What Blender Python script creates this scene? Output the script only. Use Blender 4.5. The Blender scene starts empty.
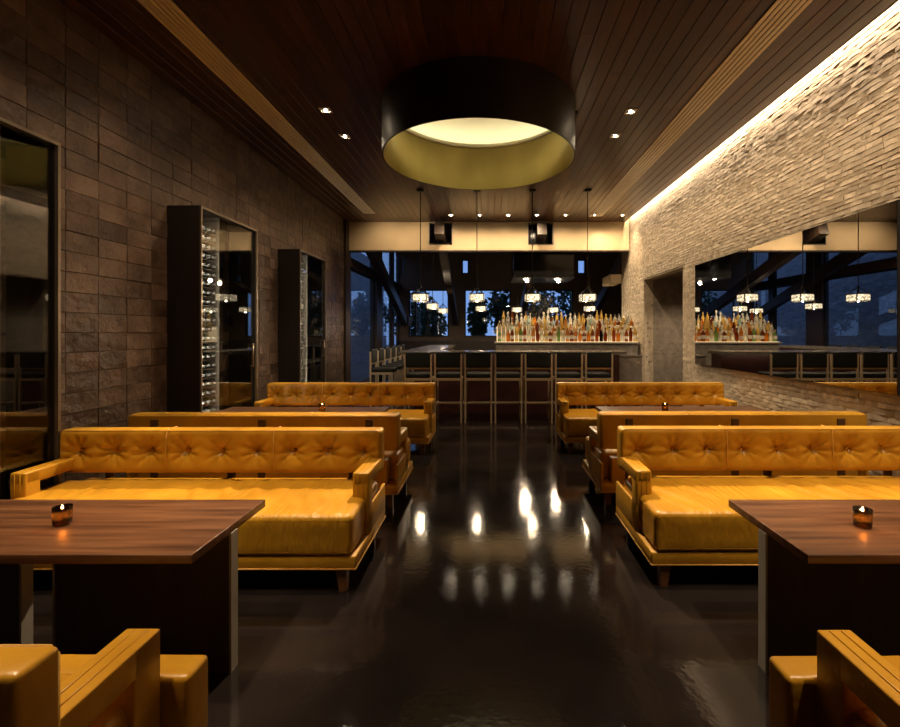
import bpy, bmesh, math, random
from math import sin, cos, pi, sqrt, exp
from mathutils import Vector, Matrix
random.seed(7)
S = bpy.context.scene
C = S.collection

# ------------------------------------------------------------------ materials
def nmat(name):
    m = bpy.data.materials.new(name); m.use_nodes = True
    nt = m.node_tree
    return m, nt, nt.nodes['Principled BSDF']
def N(nt, t, **kw):
    n = nt.nodes.new(t)
    for k, v in kw.items():
        if k in n.inputs: n.inputs[k].default_value = v
        else: setattr(n, k, v)
    return n
def L(nt, a, b): nt.links.new(a, b)
def plain(name, col, rough=.5, metal=0., spec=.5, emit=None, estr=0.):
    m, nt, b = nmat(name)
    b.inputs['Base Color'].default_value = (*col, 1); b.inputs['Roughness'].default_value = rough
    b.inputs['Metallic'].default_value = metal; b.inputs['Specular IOR Level'].default_value = spec
    if emit: b.inputs['Emission Color'].default_value = (*emit, 1); b.inputs['Emission Strength'].default_value = estr
    return m
def textured(name, c1, c2, scale=(1, 1, 1), nscale=5., rough=(.4, .5), metal=0., bump=.1, bscale=60., island=0., detail=6., bdist=.01, spec=.5, lo=.3, hi=.7, bstretch=None):
    """noise-mixed two-tone surface with bump, optional per-piece variation"""
    m, nt, b = nmat(name)
    tc = N(nt, 'ShaderNodeTexCoord'); mp = N(nt, 'ShaderNodeMapping'); mp.inputs['Scale'].default_value = scale
    L(nt, tc.outputs['Object'], mp.inputs['Vector'])
    vec = mp.outputs['Vector']
    geo = None
    if island:
        geo = N(nt, 'ShaderNodeNewGeometry')
        ad = N(nt, 'ShaderNodeVectorMath', operation='MULTIPLY_ADD')
        cx = N(nt, 'ShaderNodeCombineXYZ')
        for i in range(3): L(nt, geo.outputs['Random Per Island'], cx.inputs[i])
        L(nt, cx.outputs[0], ad.inputs[0]); ad.inputs[1].default_value = (37, 53, 71); L(nt, vec, ad.inputs[2])
        vec = ad.outputs[0]
    nz = N(nt, 'ShaderNodeTexNoise', Scale=nscale, Detail=detail); L(nt, vec, nz.inputs['Vector'])
    rp = N(nt, 'ShaderNodeValToRGB')
    rp.color_ramp.elements[0].position = lo; rp.color_ramp.elements[0].color = (*c1, 1)
    rp.color_ramp.elements[1].position = hi; rp.color_ramp.elements[1].color = (*c2, 1)
    L(nt, nz.outputs['Fac'], rp.inputs['Fac'])
    col = rp.outputs['Color']
    if island:
        hs = N(nt, 'ShaderNodeHueSaturation')
        mr = N(nt, 'ShaderNodeMapRange'); mr.inputs['To Min'].default_value = 1 - island; mr.inputs['To Max'].default_value = 1 + island
        L(nt, geo.outputs['Random Per Island'], mr.inputs['Value']); L(nt, mr.outputs[0], hs.inputs['Value']); L(nt, col, hs.inputs['Color'])
        col = hs.outputs['Color']
    L(nt, col, b.inputs['Base Color'])
    rr = N(nt, 'ShaderNodeMapRange'); rr.inputs['To Min'].default_value = rough[0]; rr.inputs['To Max'].default_value = rough[1]
    L(nt, nz.outputs['Fac'], rr.inputs['Value']); L(nt, rr.outputs[0], b.inputs['Roughness'])
    b.inputs['Metallic'].default_value = metal; b.inputs['Specular IOR Level'].default_value = spec
    if bump:
        n2 = N(nt, 'ShaderNodeTexNoise', Scale=bscale, Detail=5.)
        if bstretch:
            m2 = N(nt, 'ShaderNodeMapping'); m2.inputs['Scale'].default_value = bstretch
            L(nt, tc.outputs['Object'], m2.inputs['Vector']); L(nt, m2.outputs[0], n2.inputs['Vector'])
        else: L(nt, vec, n2.inputs['Vector'])
        bp = N(nt, 'ShaderNodeBump', Strength=bump, Distance=bdist)
        L(nt, n2.outputs['Fac'], bp.inputs['Height']); L(nt, bp.outputs[0], b.inputs['Normal'])
    return m
def glass_sheet(name, tint=(.9, .95, .95), refl=1.0, ior=1.5):
    """clear architectural pane: see-through with Fresnel reflection"""
    m = bpy.data.materials.new(name); m.use_nodes = True; nt = m.node_tree; nt.nodes.clear()
    o = N(nt, 'ShaderNodeOutputMaterial'); t = N(nt, 'ShaderNodeBsdfTransparent'); t.inputs[0].default_value = (*tint, 1)
    g = N(nt, 'ShaderNodeBsdfGlossy', Roughness=0.0); g.inputs[0].default_value = (refl, refl, refl, 1)
    f = N(nt, 'ShaderNodeFresnel', IOR=ior)
    gm = N(nt, 'ShaderNodeNewGeometry'); mr = N(nt, 'ShaderNodeMapRange'); mr.inputs['To Min'].default_value = ior; mr.inputs['To Max'].default_value = 1 / ior
    L(nt, gm.outputs['Backfacing'], mr.inputs['Value']); L(nt, mr.outputs[0], f.inputs['IOR'])
    mx = N(nt, 'ShaderNodeMixShader')
    L(nt, f.outputs[0], mx.inputs[0]); L(nt, t.outputs[0], mx.inputs[1]); L(nt, g.outputs[0], mx.inputs[2]); L(nt, mx.outputs[0], o.inputs[0])
    return m
def bottle_glass(name, col, glow=.75):
    """coloured bottle with liquid: part translucent so light from behind shines through, glossy skin"""
    m = bpy.data.materials.new(name); m.use_nodes = True; nt = m.node_tree; nt.nodes.clear()
    o = N(nt, 'ShaderNodeOutputMaterial'); tr = N(nt, 'ShaderNodeBsdfTransparent'); tr.inputs[0].default_value = (*col, 1)
    tl = N(nt, 'ShaderNodeBsdfTranslucent'); tl.inputs[0].default_value = (*col, 1)
    gl = N(nt, 'ShaderNodeBsdfGlossy', Roughness=.05); fr = N(nt, 'ShaderNodeFresnel', IOR=1.5)
    m1 = N(nt, 'ShaderNodeMixShader'); m1.inputs[0].default_value = glow; m2 = N(nt, 'ShaderNodeMixShader')
    L(nt, tr.outputs[0], m1.inputs[1]); L(nt, tl.outputs[0], m1.inputs[2])
    L(nt, fr.outputs[0], m2.inputs[0]); L(nt, m1.outputs[0], m2.inputs[1]); L(nt, gl.outputs[0], m2.inputs[2]); L(nt, m2.outputs[0], o.inputs[0])
    return m
def emitter(name, col, s):
    m = bpy.data.materials.new(name); m.use_nodes = True; nt = m.node_tree; nt.nodes.clear()
    o = N(nt, 'ShaderNodeOutputMaterial'); e = N(nt, 'ShaderNodeEmission', Strength=s); e.inputs[0].default_value = (*col, 1)
    L(nt, e.outputs[0], o.inputs[0]); return m

WARM = (1., .75, .48)
M = {}
M['leather'] = textured('ochre_leather', (.39, .184, .012), (.56, .294, .022), nscale=3.5, rough=(.27, .38), bump=.35, bscale=24, bdist=.007, detail=8)
M['leather_seat'] = textured('ochre_leather_pleated', (.39, .184, .012), (.56, .294, .022), nscale=3.5, rough=(.27, .38), bump=.55, bscale=1., bdist=.02, detail=8, bstretch=(26, 2.2, 8))
M['bracket'] = plain('brown_bracket', (.075, .035, .014), .45)
M['leather_brown'] = textured('ochre_leather_piping', (.5, .27, .05), (.62, .36, .08), rough=(.4, .5), bump=0)
M['walnut'] = textured('walnut_top', (.052, .019, .008), (.175, .074, .030), scale=(.7, 11, 11), nscale=2.6, rough=(.28, .40), bump=.12, bscale=10, detail=9, bdist=.003)
M['dark_wood'] = textured('dark_oak', (.022, .013, .008), (.045, .026, .014), scale=(6, 6, .7), nscale=3, rough=(.4, .55), bump=.1, bscale=30, bdist=.003)
M['leg_wood'] = textured('leg_wood', (.09, .035, .012), (.14, .06, .02), scale=(6, 6, 1), rough=(.4, .5), bump=0)
M['steel_trim'] = textured('brushed_steel', (.36, .33, .28), (.44, .41, .35), rough=(.4, .5), metal=.5, bump=0)
M['ceiling'] = textured('ceiling_planks', (.034, .0115, .0045), (.092, .036, .0125), scale=(9, .8, 9), nscale=2.5, rough=(.24, .38), bump=.18, bscale=7, island=.35, detail=8, bdist=.003)
M['slate'] = textured('slate_tile', (.060, .038, .027), (.150, .098, .070), nscale=4.0, rough=(.28, .48), bump=.9, bscale=9, island=.32, detail=9, bdist=.032)
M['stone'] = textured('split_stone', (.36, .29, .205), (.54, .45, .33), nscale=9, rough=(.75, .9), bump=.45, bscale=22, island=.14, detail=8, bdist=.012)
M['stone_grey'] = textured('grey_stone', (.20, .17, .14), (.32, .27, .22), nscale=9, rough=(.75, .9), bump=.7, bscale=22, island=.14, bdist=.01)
M['floor'] = textured('polished_concrete', (.0065, .0052, .0052), (.019, .0142, .0128), nscale=1.7, rough=(.045, .115), bump=.16, bscale=30, detail=10, bdist=.004, spec=.30)
M['cream'] = textured('cream_plaster', (.40, .295, .165), (.46, .345, .20), nscale=1.5, rough=(.7, .85), bump=.03)
M['brown_wall'] = textured('brown_plaster', (.13, .085, .05), (.17, .115, .068), scale=(1, 1, 7), nscale=2, rough=(.6, .75), bump=.05)
M['bronze'] = textured('dark_bronze', (.022, .015, .009), (.045, .032, .018), nscale=2, rough=(.36, .48), metal=.7, bump=0)
M['brass'] = textured('aged_brass', (.26, .205, .075), (.38, .30, .115), scale=(1, 1, .4), nscale=2.2, rough=(.24, .36), metal=1., bump=.03, bscale=9)
M['dome'] = plain('dome_plaster', (.85, .82, .66), .8)
M['stool_metal'] = textured('champagne_metal', (.46, .37, .25), (.56, .46, .32), rough=(.34, .42), metal=.45, bump=0)
M['black_leather'] = textured('black_leather', (.005, .0058, .0054), (.009, .0105, .0095), rough=(.5, .65), bump=.1, bscale=60, spec=.25)
M['counter'] = textured('grey_counter', (.09, .08, .07), (.16, .14, .12), nscale=6, rough=(.10, .22), bump=0)
M['counter_stone'] = textured('grey_ledge_stone', (.14, .12, .10), (.26, .22, .18), nscale=7, rough=(.4, .6), bump=.3, bscale=20)
M['bar_red'] = textured('oxblood_panel', (.030, .008, .008), (.06, .015, .014), nscale=4, rough=(.4, .5), bump=0)
M['leg_panel'] = textured('leg_panel_oak', (.036, .022, .012), (.062, .038, .02), scale=(6, 6, .7), nscale=3, rough=(.4, .55), bump=.1, bscale=30, bdist=.003)
M['cabinet_black'] = textured('cabinet_black_wood', (.007, .005, .004), (.013, .009, .007), scale=(6, 6, .7), rough=(.45, .6), bump=0)
M['black'] = plain('matt_black', (.008, .008, .008), .5)
M['black_gloss'] = plain('black_gloss', (.006, .006, .006), .15)
M['iron'] = plain('black_iron', (.02, .018, .016), .4, .6)
M['frame_metal'] = textured('cabinet_frame_metal', (.30, .25, .20), (.38, .32, .25), rough=(.3, .4), metal=.85, bump=0)
M['mirror'] = plain('mirror_silver', (.80, .80, .80), .0, 1.)
M['pane'] = glass_sheet('window_pane')
M['cabinet_glass'] = glass_sheet('cabinet_smoked_glass', (.80, .82, .82), 1.0, 1.75)
M['grille'] = plain('grille_tan', (.88, .77, .60), .5)
M['trim_white'] = plain('downlight_trim', (.55, .48, .40), .4)
M['lamp_on'] = emitter('downlight_lamp', (1., .82, .55), 260)
M['block'] = None
M['candle_glass'] = bottle_glass('amber_votive', (.98, .60, .26), .10)
M['wax'] = plain('candle_wax', (.75, .45, .18), .5)
M['flame'] = emitter('flame', (1., .62, .22), 40)
M['cap'] = plain('bottle_cap', (.05, .04, .035), .4)
M['cap_gold'] = plain('bottle_cap_gold', (.5, .36, .14), .3, .8)
M['label_paper'] = plain('bottle_label_paper', (.62, .56, .44), .7)
M['wine'] = plain('wine_bottle_glass', (.010, .018, .010), .08)
M['wine_foil'] = plain('wine_foil', (.35, .33, .30), .35, .6)
M['bark'] = textured('bark', (.02, .015, .01), (.05, .035, .025), nscale=8, bump=.3)
M['leafage'] = textured('leafage', (.012, .03, .014), (.03, .065, .028), nscale=5, rough=(.7, .9), bump=0)
M['ext_wall'] = textured('exterior_block', (.15, .15, .17), (.27, .26, .28), scale=(1, 1, 4), nscale=2, rough=(.8, .95), bump=.4, bscale=8, island=.1)
M['ground'] = textured('ground_paving', (.10, .09, .08), (.16, .14, .13), nscale=2, rough=(.8, .9), bump=.1)
M['tier'] = emitter('lit_acrylic_step', (1., .70, .35), 1.25)
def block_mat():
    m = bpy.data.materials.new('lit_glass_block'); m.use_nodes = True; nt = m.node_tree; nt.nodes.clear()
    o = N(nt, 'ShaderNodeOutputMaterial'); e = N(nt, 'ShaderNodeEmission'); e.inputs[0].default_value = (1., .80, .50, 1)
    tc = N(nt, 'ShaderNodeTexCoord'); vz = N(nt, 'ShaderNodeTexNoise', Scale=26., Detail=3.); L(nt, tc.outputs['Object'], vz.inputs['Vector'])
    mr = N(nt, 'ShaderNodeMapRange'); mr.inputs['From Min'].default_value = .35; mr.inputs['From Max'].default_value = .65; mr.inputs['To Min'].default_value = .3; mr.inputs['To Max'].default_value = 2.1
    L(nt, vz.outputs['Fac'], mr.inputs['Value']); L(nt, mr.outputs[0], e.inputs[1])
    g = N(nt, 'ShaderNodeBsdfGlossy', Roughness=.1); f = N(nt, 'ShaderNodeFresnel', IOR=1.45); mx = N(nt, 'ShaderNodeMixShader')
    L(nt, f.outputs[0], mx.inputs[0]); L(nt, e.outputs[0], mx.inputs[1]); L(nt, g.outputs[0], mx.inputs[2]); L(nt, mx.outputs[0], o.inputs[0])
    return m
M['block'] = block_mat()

# ------------------------------------------------------------------ mesh building
class MB:
    def __init__(s): s.v = []; s.f = []; s.sm = []
    def add(s, vs, fs, smooth=False):
        k = len(s.v); s.v += [tuple(v) for v in vs]; s.f += [tuple(i + k for i in f) for f in fs]; s.sm += [smooth] * len(fs); return s
    def box(s, x0, x1, y0, y1, z0, z1, c=0.):
        if c <= 0:
            vs = [(x, y, z) for x in (x0, x1) for y in (y0, y1) for z in (z0, z1)]
            return s.add(vs, [(0, 1, 3, 2), (4, 6, 7, 5), (0, 4, 5, 1), (2, 3, 7, 6), (0, 2, 6, 4), (1, 5, 7, 3)])
        return s.soft(x0, x1, y0, y1, z0, z1, c, (1, 1, 1), prof=(0, .35, 1.), smooth=True)
    def soft(s, x0, x1, y0, y1, z0, z1, r, n=(6, 4, 3), disp=None, prof=(0, .12, .3, .6, 1.), smooth=True):
        """box with rounded edges, gridded, optional displacement disp(p, normal)->p"""
        lo = (x0, y0, z0); hi = (x1, y1, z1); ax = []
        for i in range(3):
            rr = min(r, (hi[i] - lo[i]) / 2 * .999)
            a = [lo[i] + rr * t for t in prof]; b = [hi[i] - rr * t for t in reversed(prof)]
            mid = [a[-1] + (b[0] - a[-1]) * k / n[i] for k in range(1, n[i])]
            ax.append(a + mid + b)
        nx, ny, nz = [len(a) - 1 for a in ax]
        idx = {}; vs = []
        def vid(i, j, k):
            key = (i, j, k)
            if key not in idx:
                p = [ax[0][i], ax[1][j], ax[2][k]]
                q = []
                for d in range(3):
                    rr = min(r, (hi[d] - lo[d]) / 2 * .999)
                    q.append(min(max(p[d], lo[d] + rr), hi[d] - rr))
                dv = Vector(p) - Vector(q)
                nn = dv.normalized() if dv.length > 1e-9 else Vector((0, 0, 1))
                w = Vector(q) + nn * min(r, min((hi[d] - lo[d]) / 2 for d in range(3)))
                # keep thin axes right
                if disp: w = disp(w, nn)
                idx[key] = len(vs); vs.append(tuple(w))
            return idx[key]
        fs = []
        for j in range(ny):
            for k in range(nz):
                fs.append((vid(0, j, k), vid(0, j, k + 1), vid(0, j + 1, k + 1), vid(0, j + 1, k)))
                fs.append((vid(nx, j, k), vid(nx, j + 1, k), vid(nx, j + 1, k + 1), vid(nx, j, k + 1)))
        for i in range(nx):
            for k in range(nz):
                fs.append((vid(i, 0, k), vid(i + 1, 0, k), vid(i + 1, 0, k + 1), vid(i, 0, k + 1)))
                fs.append((vid(i, ny, k), vid(i, ny, k + 1), vid(i + 1, ny, k + 1), vid(i + 1, ny, k)))
        for i in range(nx):
            for j in range(ny):
                fs.append((vid(i, j, 0), vid(i, j + 1, 0), vid(i + 1, j + 1, 0), vid(i + 1, j, 0)))
                fs.append((vid(i, j, nz), vid(i + 1, j, nz), vid(i + 1, j + 1, nz), vid(i, j + 1, nz)))
        return s.add(vs, fs, smooth)
    def lathe(s, prof, n=16, cx=0., cy=0., cz=0., smooth=True):
        vs = []; fs = []
        for (r, z) in prof:
            for k in range(n): vs.append((cx + r * cos(2 * pi * k / n), cy + r * sin(2 * pi * k / n), cz + z))
        for a in range(len(prof) - 1):
            for k in range(n):
                k2 = (k + 1) % n; fs.append((a * n + k, a * n + k2, (a + 1) * n + k2, (a + 1) * n + k))
        s.add(vs, fs, smooth)
        if prof[0][0] > 1e-6: s.f.append(tuple(reversed(range(len(s.v) - len(vs), len(s.v) - len(vs) + n)))); s.sm.append(False)
        if prof[-1][0] > 1e-6: s.f.append(tuple(range(len(s.v) - n, len(s.v)))); s.sm.append(False)
        return s
    def shell(s, prof, n=64, cx=0., cy=0.):
        """open lathe without caps"""
        vs = []; fs = []
        for (r, z) in prof:
            for k in range(n): vs.append((cx + r * cos(2 * pi * k / n), cy + r * sin(2 * pi * k / n), z))
        for a in range(len(prof) - 1):
            for k in range(n):
                k2 = (k + 1) % n; fs.append((a * n + k, a * n + k2, (a + 1) * n + k2, (a + 1) * n + k))
        return s.add(vs, fs, True)
    def bar(s, p, q, w, h=None, w2=None, h2=None):
        """rectangular bar from p to q, tapering to w2,h2"""
        h = h or w; w2 = w2 or w; h2 = h2 or h
        p = Vector(p); q = Vector(q); d = (q - p).normalized()
        up = Vector((0, 0, 1)) if abs(d.z) < .95 else Vector((0, 1, 0))
        x = d.cross(up).normalized(); y = x.cross(d).normalized()
        vs = [p - x * w / 2 - y * h / 2, p + x * w / 2 - y * h / 2, p + x * w / 2 + y * h / 2, p - x * w / 2 + y * h / 2,
              q - x * w2 / 2 - y * h2 / 2, q + x * w2 / 2 - y * h2 / 2, q + x * w2 / 2 + y * h2 / 2, q - x * w2 / 2 + y * h2 / 2]
        return s.add(vs, [(3, 2, 1, 0), (4, 5, 6, 7), (0, 1, 5, 4), (1, 2, 6, 5), (2, 3, 7, 6), (3, 0, 4, 7)])
    def tube(s, pts, r, n=8):
        pts = [Vector(p) for p in pts]; vs = []; fs = []
        for i, p in enumerate(pts):
            d = (pts[min(i + 1, len(pts) - 1)] - pts[max(i - 1, 0)]).normalized()
            up = Vector((0, 0, 1)) if abs(d.z) < .9 else Vector((1, 0, 0))
            x = d.cross(up).normalized(); y = x.cross(d)
            for k in range(n): vs.append(p + x * r * cos(2 * pi * k / n) + y * r * sin(2 * pi * k / n))
        for a in range(len(pts) - 1):
            for k in range(n):
                k2 = (k + 1) % n; fs.append((a * n + k2, a * n + k, (a + 1) * n + k, (a + 1) * n + k2))
        fs.append(tuple(range(n))); fs.append(tuple(reversed(range(len(vs) - n, len(vs)))))
        return s.add(vs, fs, True)
    def prism(s, poly, z0, z1):
        n = len(poly); vs = [(x, y, z0) for x, y in poly] + [(x, y, z1) for x, y in poly]
        return s.add(vs, [tuple(reversed(range(n))), tuple(range(n, 2 * n))] + [(i, (i + 1) % n, n + (i + 1) % n, n + i) for i in range(n)])
    def build(s, name, mat, parent=None, loc=None):
        me = bpy.data.meshes.new(name); me.from_pydata(s.v, [], s.f)
        me.polygons.foreach_set('use_smooth', s.sm); me.update()
        bm = bmesh.new(); bm.from_mesh(me); bmesh.ops.recalc_face_normals(bm, faces=bm.faces); bm.to_mesh(me); bm.free()
        me.materials.append(M[mat] if isinstance(mat, str) else mat)
        o = bpy.data.objects.new(name, me); C.objects.link(o)
        if parent: o.parent = parent
        if loc: o.location = loc
        return o
def tag(o, label=None, cat=None, group=None, kind=None):
    if label: o['label'] = label
    if cat: o['category'] = cat
    if group: o['group'] = group
    if kind: o['kind'] = kind
    return o
def struct(o): o['kind'] = 'structure'; return o
def thing(name, label, cat, loc=(0, 0, 0), rz=0., group=None):
    o = bpy.data.objects.new(name, None); C.objects.link(o); o.location = loc; o.rotation_euler = (0, 0, rz); o.empty_display_size = .1
    return tag(o, label, cat, group)
def copy_tree(o, parent=None):
    c = o.copy(); C.objects.link(c); c.parent = parent
    for ch in list(o.children): copy_tree(ch, c)
    return c
def dup(o, loc, label, rz=None, group=None):
    c = copy_tree(o); c.location = loc; c['label'] = label
    if rz is not None: c.rotation_euler = (0, 0, rz)
    if group: c['group'] = group
    return c
ORD = ['first', 'second', 'third', 'fourth', 'fifth', 'sixth', 'seventh', 'eighth', 'ninth', 'tenth', 'eleventh', 'twelfth', 'thirteenth', 'fourteenth', 'fifteenth', 'sixteenth', 'seventeenth', 'eighteenth', 'nineteenth', 'twentieth'] + \
      ['%d%s' % (k, {1: 'st', 2: 'nd', 3: 'rd'}.get(k % 10, 'th')) for k in range(21, 60)]

# ------------------------------------------------------------------ dimensions (metres, camera at origin, height 1.5, looking +Y)
CZ = 4.15          # lounge ceiling
WX = 3.40          # stone wall face
LX = -3.42         # slate wall face
BY = 11.20         # bulkhead face
YB = -2.6          # wall behind the camera
FY = 18.0          # far wall of the bar room
RC = (-.12, 5.60); RR = 1.14   # ceiling drum

# ------------------------------------------------------------------ shell
struct(MB().box(-3.7, 6.2, YB - .2, FY + .3, -.12, 0).build('floor', 'floor'))

# lounge ceiling: individual planks with chamfered edges, cut round the drum
def ceiling():
    mb = MB(); x = LX - .02; w = .137; c = .0065; t = .05; xend = WX - .13
    seg_len = 2.9
    while x < xend - .02:
        x1 = min(x + w, xend)
        xs = [x, x + .0012, x + c, (x + x1) / 2, x1 - c, x1 - .0012, x1]
        zs = [CZ + c, CZ + c, CZ, CZ, CZ, CZ + c, CZ + c]
        def run(y0f, y1f):
            vs = []
            for f in (y0f, y1f):
                for xx, zz in zip(xs, zs): vs.append((xx, f(xx), zz))
                for xx in xs: vs.append((xx, f(xx), CZ + t))
            n = 7; fs = []
            for i in range(n - 1):
                fs.append((i, i + 1, 14 + i + 1, 14 + i)); fs.append((7 + i, 14 + 7 + i, 14 + 7 + i + 1, 7 + i + 1))
                fs.append((i, 7 + i, 7 + i + 1, i + 1)); fs.append((14 + i, 14 + i + 1, 21 + i + 1, 21 + i))
            fs.append((0, 14, 21, 7)); fs.append((6, 13, 27, 20))
            mb.add(vs, fs)
        def hole(xx):
            d = RR ** 2 - (xx - RC[0]) ** 2
            return sqrt(d) - .012 if d > .0002 else None
        hs = [hole(xx) for xx in xs]
        cuts = [YB]; yy = YB + random.uniform(.5, seg_len)
        while yy < BY - .3: cuts.append(yy); yy += random.uniform(1.6, 3.4)
        cuts.append(BY)
        for a, b in zip(cuts[:-1], cuts[1:]):
            b -= .002 if b < BY else 0
            if all(h is None for h in hs): run(lambda q: a, lambda q: b); continue
            f0 = lambda q: RC[1] - (hole(q) or 0); f1 = lambda q: RC[1] + (hole(q) or 0)
            ymin = min(f0(q) for q in xs); ymax = max(f1(q) for q in xs)
            if b <= ymin or a >= ymax: run(lambda q: a, lambda q: b)
            else:
                if a < RC[1]: run(lambda q: min(a, f0(q)), lambda q: min(b, f0(q)))
                if b > RC[1]: run(lambda q: max(a, f1(q)), lambda q: max(b, f1(q)))
        x = x1
    return mb.build('ceiling', 'ceiling')
struct(ceiling())

def wall_holes(axis, pos, thick, a0, a1, z0, z1, holes):
    """wall in plane axis=pos (x or y), spanning a0..a1 and z0..z1, rectangular holes (a0,a1,z0,z1)"""
    A = sorted({a0, a1, *[h[0] for h in holes], *[h[1] for h in holes]}); Z = sorted({z0, z1, *[h[2] for h in holes], *[h[3] for h in holes]})
    A = [a for a in A if a0 <= a <= a1]; Z = [z for z in Z if z0 <= z <= z1]
    mb = MB()
    for i in range(len(A) - 1):
        for k in range(len(Z) - 1):
            ca = (A[i] + A[i + 1]) / 2; cz = (Z[k] + Z[k + 1]) / 2
            if any(h[0] < ca < h[1] and h[2] < cz < h[3] for h in holes): continue
            if axis == 'y': mb.box(A[i], A[i + 1], pos, pos + thick, Z[k], Z[k + 1])
            else: mb.box(pos, pos + thick, A[i], A[i + 1], Z[k], Z[k + 1])
    return mb

# slate tiles on the left wall (real tiles, slightly uneven)
def slate_wall(y0, y1):
    mb = MB().box(LX - .2, LX - .03, y0, y1, 0, CZ + .1)
    rnd = random.Random(3); tw, th, g = .318, .166, .0014
    ny = int(math.ceil((y1 - y0) / tw))
    for j in range(ny):
        a = y0 + j * tw; b = min(a + tw, y1)
        for k in range(26):
            z = k * th; zt = min(z + th, CZ + .04)
            if zt - z < .02: continue
            d = [rnd.uniform(-.004, .004) for _ in range(4)]; p = rnd.uniform(0, .006)
            X = LX - p; bv = .003
            f = [(X + d[0] - .004, a + g, z + g), (X + d[1] - .004, b - g, z + g), (X + d[2] - .004, b - g, zt - g), (X + d[3] - .004, a + g, zt - g)]
            inn = [(X + d[0], a + g + bv, z + g + bv), (X + d[1], b - g - bv, z + g + bv), (X + d[2], b - g - bv, zt - g - bv), (X + d[3], a + g + bv, zt - g - bv)]
            bk = [(LX - .035, q[1], q[2]) for q in f]
            mb.add(f + inn + bk, [(4, 5, 6, 7)] + [(i, (i + 1) % 4, 4 + (i + 1) % 4, 4 + i) for i in range(4)] + [(8 + i, 8 + (i + 1) % 4, (i + 1) % 4, i) for i in range(4)])
    return mb.build('wall_left', 'slate')
struct(slate_wall(YB, 10.95))

# split-face stone: every course built from stones of uneven depth
DOOR = (8.15, 10.2, 2.64)   # opening in the stone wall
def stones(mb, rnd, fn, a0, a1, z0, z1, skip=None, h=.047, lo=.10, hi=.26, depth=.010):
    z = z0; row = 0
    while z < z1 - .005:
        hh = min(h * rnd.uniform(.8, 1.25), z1 - z); a = a0 - rnd.uniform(0, .2)
        while a < a1:
            ln = rnd.uniform(lo, hi); s0, s1 = max(a, a0), min(a + ln, a1); a += ln
            pieces = [(s0, s1)]
            if skip and z + hh > skip[2] and z < skip[3]:
                pieces = []
                if s0 < skip[0]: pieces.append((s0, min(s1, skip[0])))
                if s1 > skip[1]: pieces.append((max(s0, skip[1]), s1))
            for s0, s1 in pieces:
                if s1 - s0 < .01: continue
                p = rnd.uniform(.004, depth)
                ns = max(2, int((s1 - s0) / .07)); top = []; bot = []; tb = []; bb = []
                tilt = rnd.uniform(-.002, .002)
                for q in range(ns + 1):
                    t = s0 + (s1 - s0) * q / ns; e = .004 if 0 < q < ns else -.004
                    zt = z + hh - .002 - rnd.uniform(0, .005); zb = z + .002 + rnd.uniform(0, .005)
                    top.append((t, p + e + tilt + rnd.uniform(-.0026, .0026), zt)); bot.append((t, p + e - tilt + rnd.uniform(-.0026, .0026), zb))
                    tb.append((t, -.01, zt)); bb.append((t, -.01, zb))
                vs = [fn(*v) for v in bot + top + bb + tb]; n = ns + 1; fs = []
                for q in range(ns):
                    fs += [(q, q + 1, n + q + 1, n + q), (n + q, n + q + 1, 3 * n + q + 1, 3 * n + q), (2 * n + q, 2 * n + q + 1, q + 1, q)]
                fs += [(0, n, 3 * n, 2 * n), (ns, 2 * n + ns, 3 * n + ns, n + ns)]
                mb.add(vs, fs)
        z += hh; row += 1
    return mb
WE = 11.9
def stone_wall():
    skip = (DOOR[0], DOOR[1], 0, DOOR[2])
    mb = wall_holes('x', WX, .2, YB, WE, 0, CZ + .45, [(DOOR[0], DOOR[1], 0, DOOR[2])])
    rnd = random.Random(11)
    stones(mb, rnd, lambda a, d, z: (WX - d, a, z), YB, WE, 0, CZ + .40, skip)
    return mb.build('wall_right', 'stone')
struct(stone_wall())
# end of the stone wall facing the bar room and the deep passage behind the opening
mb = MB(); stones(mb, random.Random(5), lambda a, d, z: (a, WE + d, z), WX, WX + .6, 0, CZ + .4)
mb.box(WX + .2, WX + .6, WE - .2, WE, 0, CZ + .45)
struct(mb.build('trim_1', 'stone'))
mb = MB().box(WX + .2, 5.4, DOOR[1] - .0, DOOR[1] + .2, 0, 3.0); stones(mb, random.Random(6), lambda a, d, z: (a, DOOR[1] + .012 - d, z), WX + .002, 5.4, 0, DOOR[2] - .01, h=.06)
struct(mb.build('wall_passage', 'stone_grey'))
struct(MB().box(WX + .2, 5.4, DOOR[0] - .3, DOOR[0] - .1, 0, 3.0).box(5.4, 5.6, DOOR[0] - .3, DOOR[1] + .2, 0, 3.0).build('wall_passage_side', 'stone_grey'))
struct(MB().box(WX, 5.6, DOOR[0] - .3, DOOR[1] + .2, DOOR[2] + .01, DOOR[2] + .3).build('ceiling_passage', 'brown_wall'))
# cove above the stone wall
struct(MB().box(WX - .32, WX + .2, YB, BY, CZ + .46, CZ + .56).box(WX - .36, WX - .30, YB, BY, CZ + .05, CZ + .56).build('trim_2', 'cream'))
struct(MB().box(WX - .14, WX - .128, YB, BY, CZ - .004, CZ + .06).build('trim_3', 'bronze'))
# wall behind the camera
struct(MB().box(-3.8, 3.8, YB - .2, YB, 0, 5.).build('wall_near', 'brown_wall'))
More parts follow.
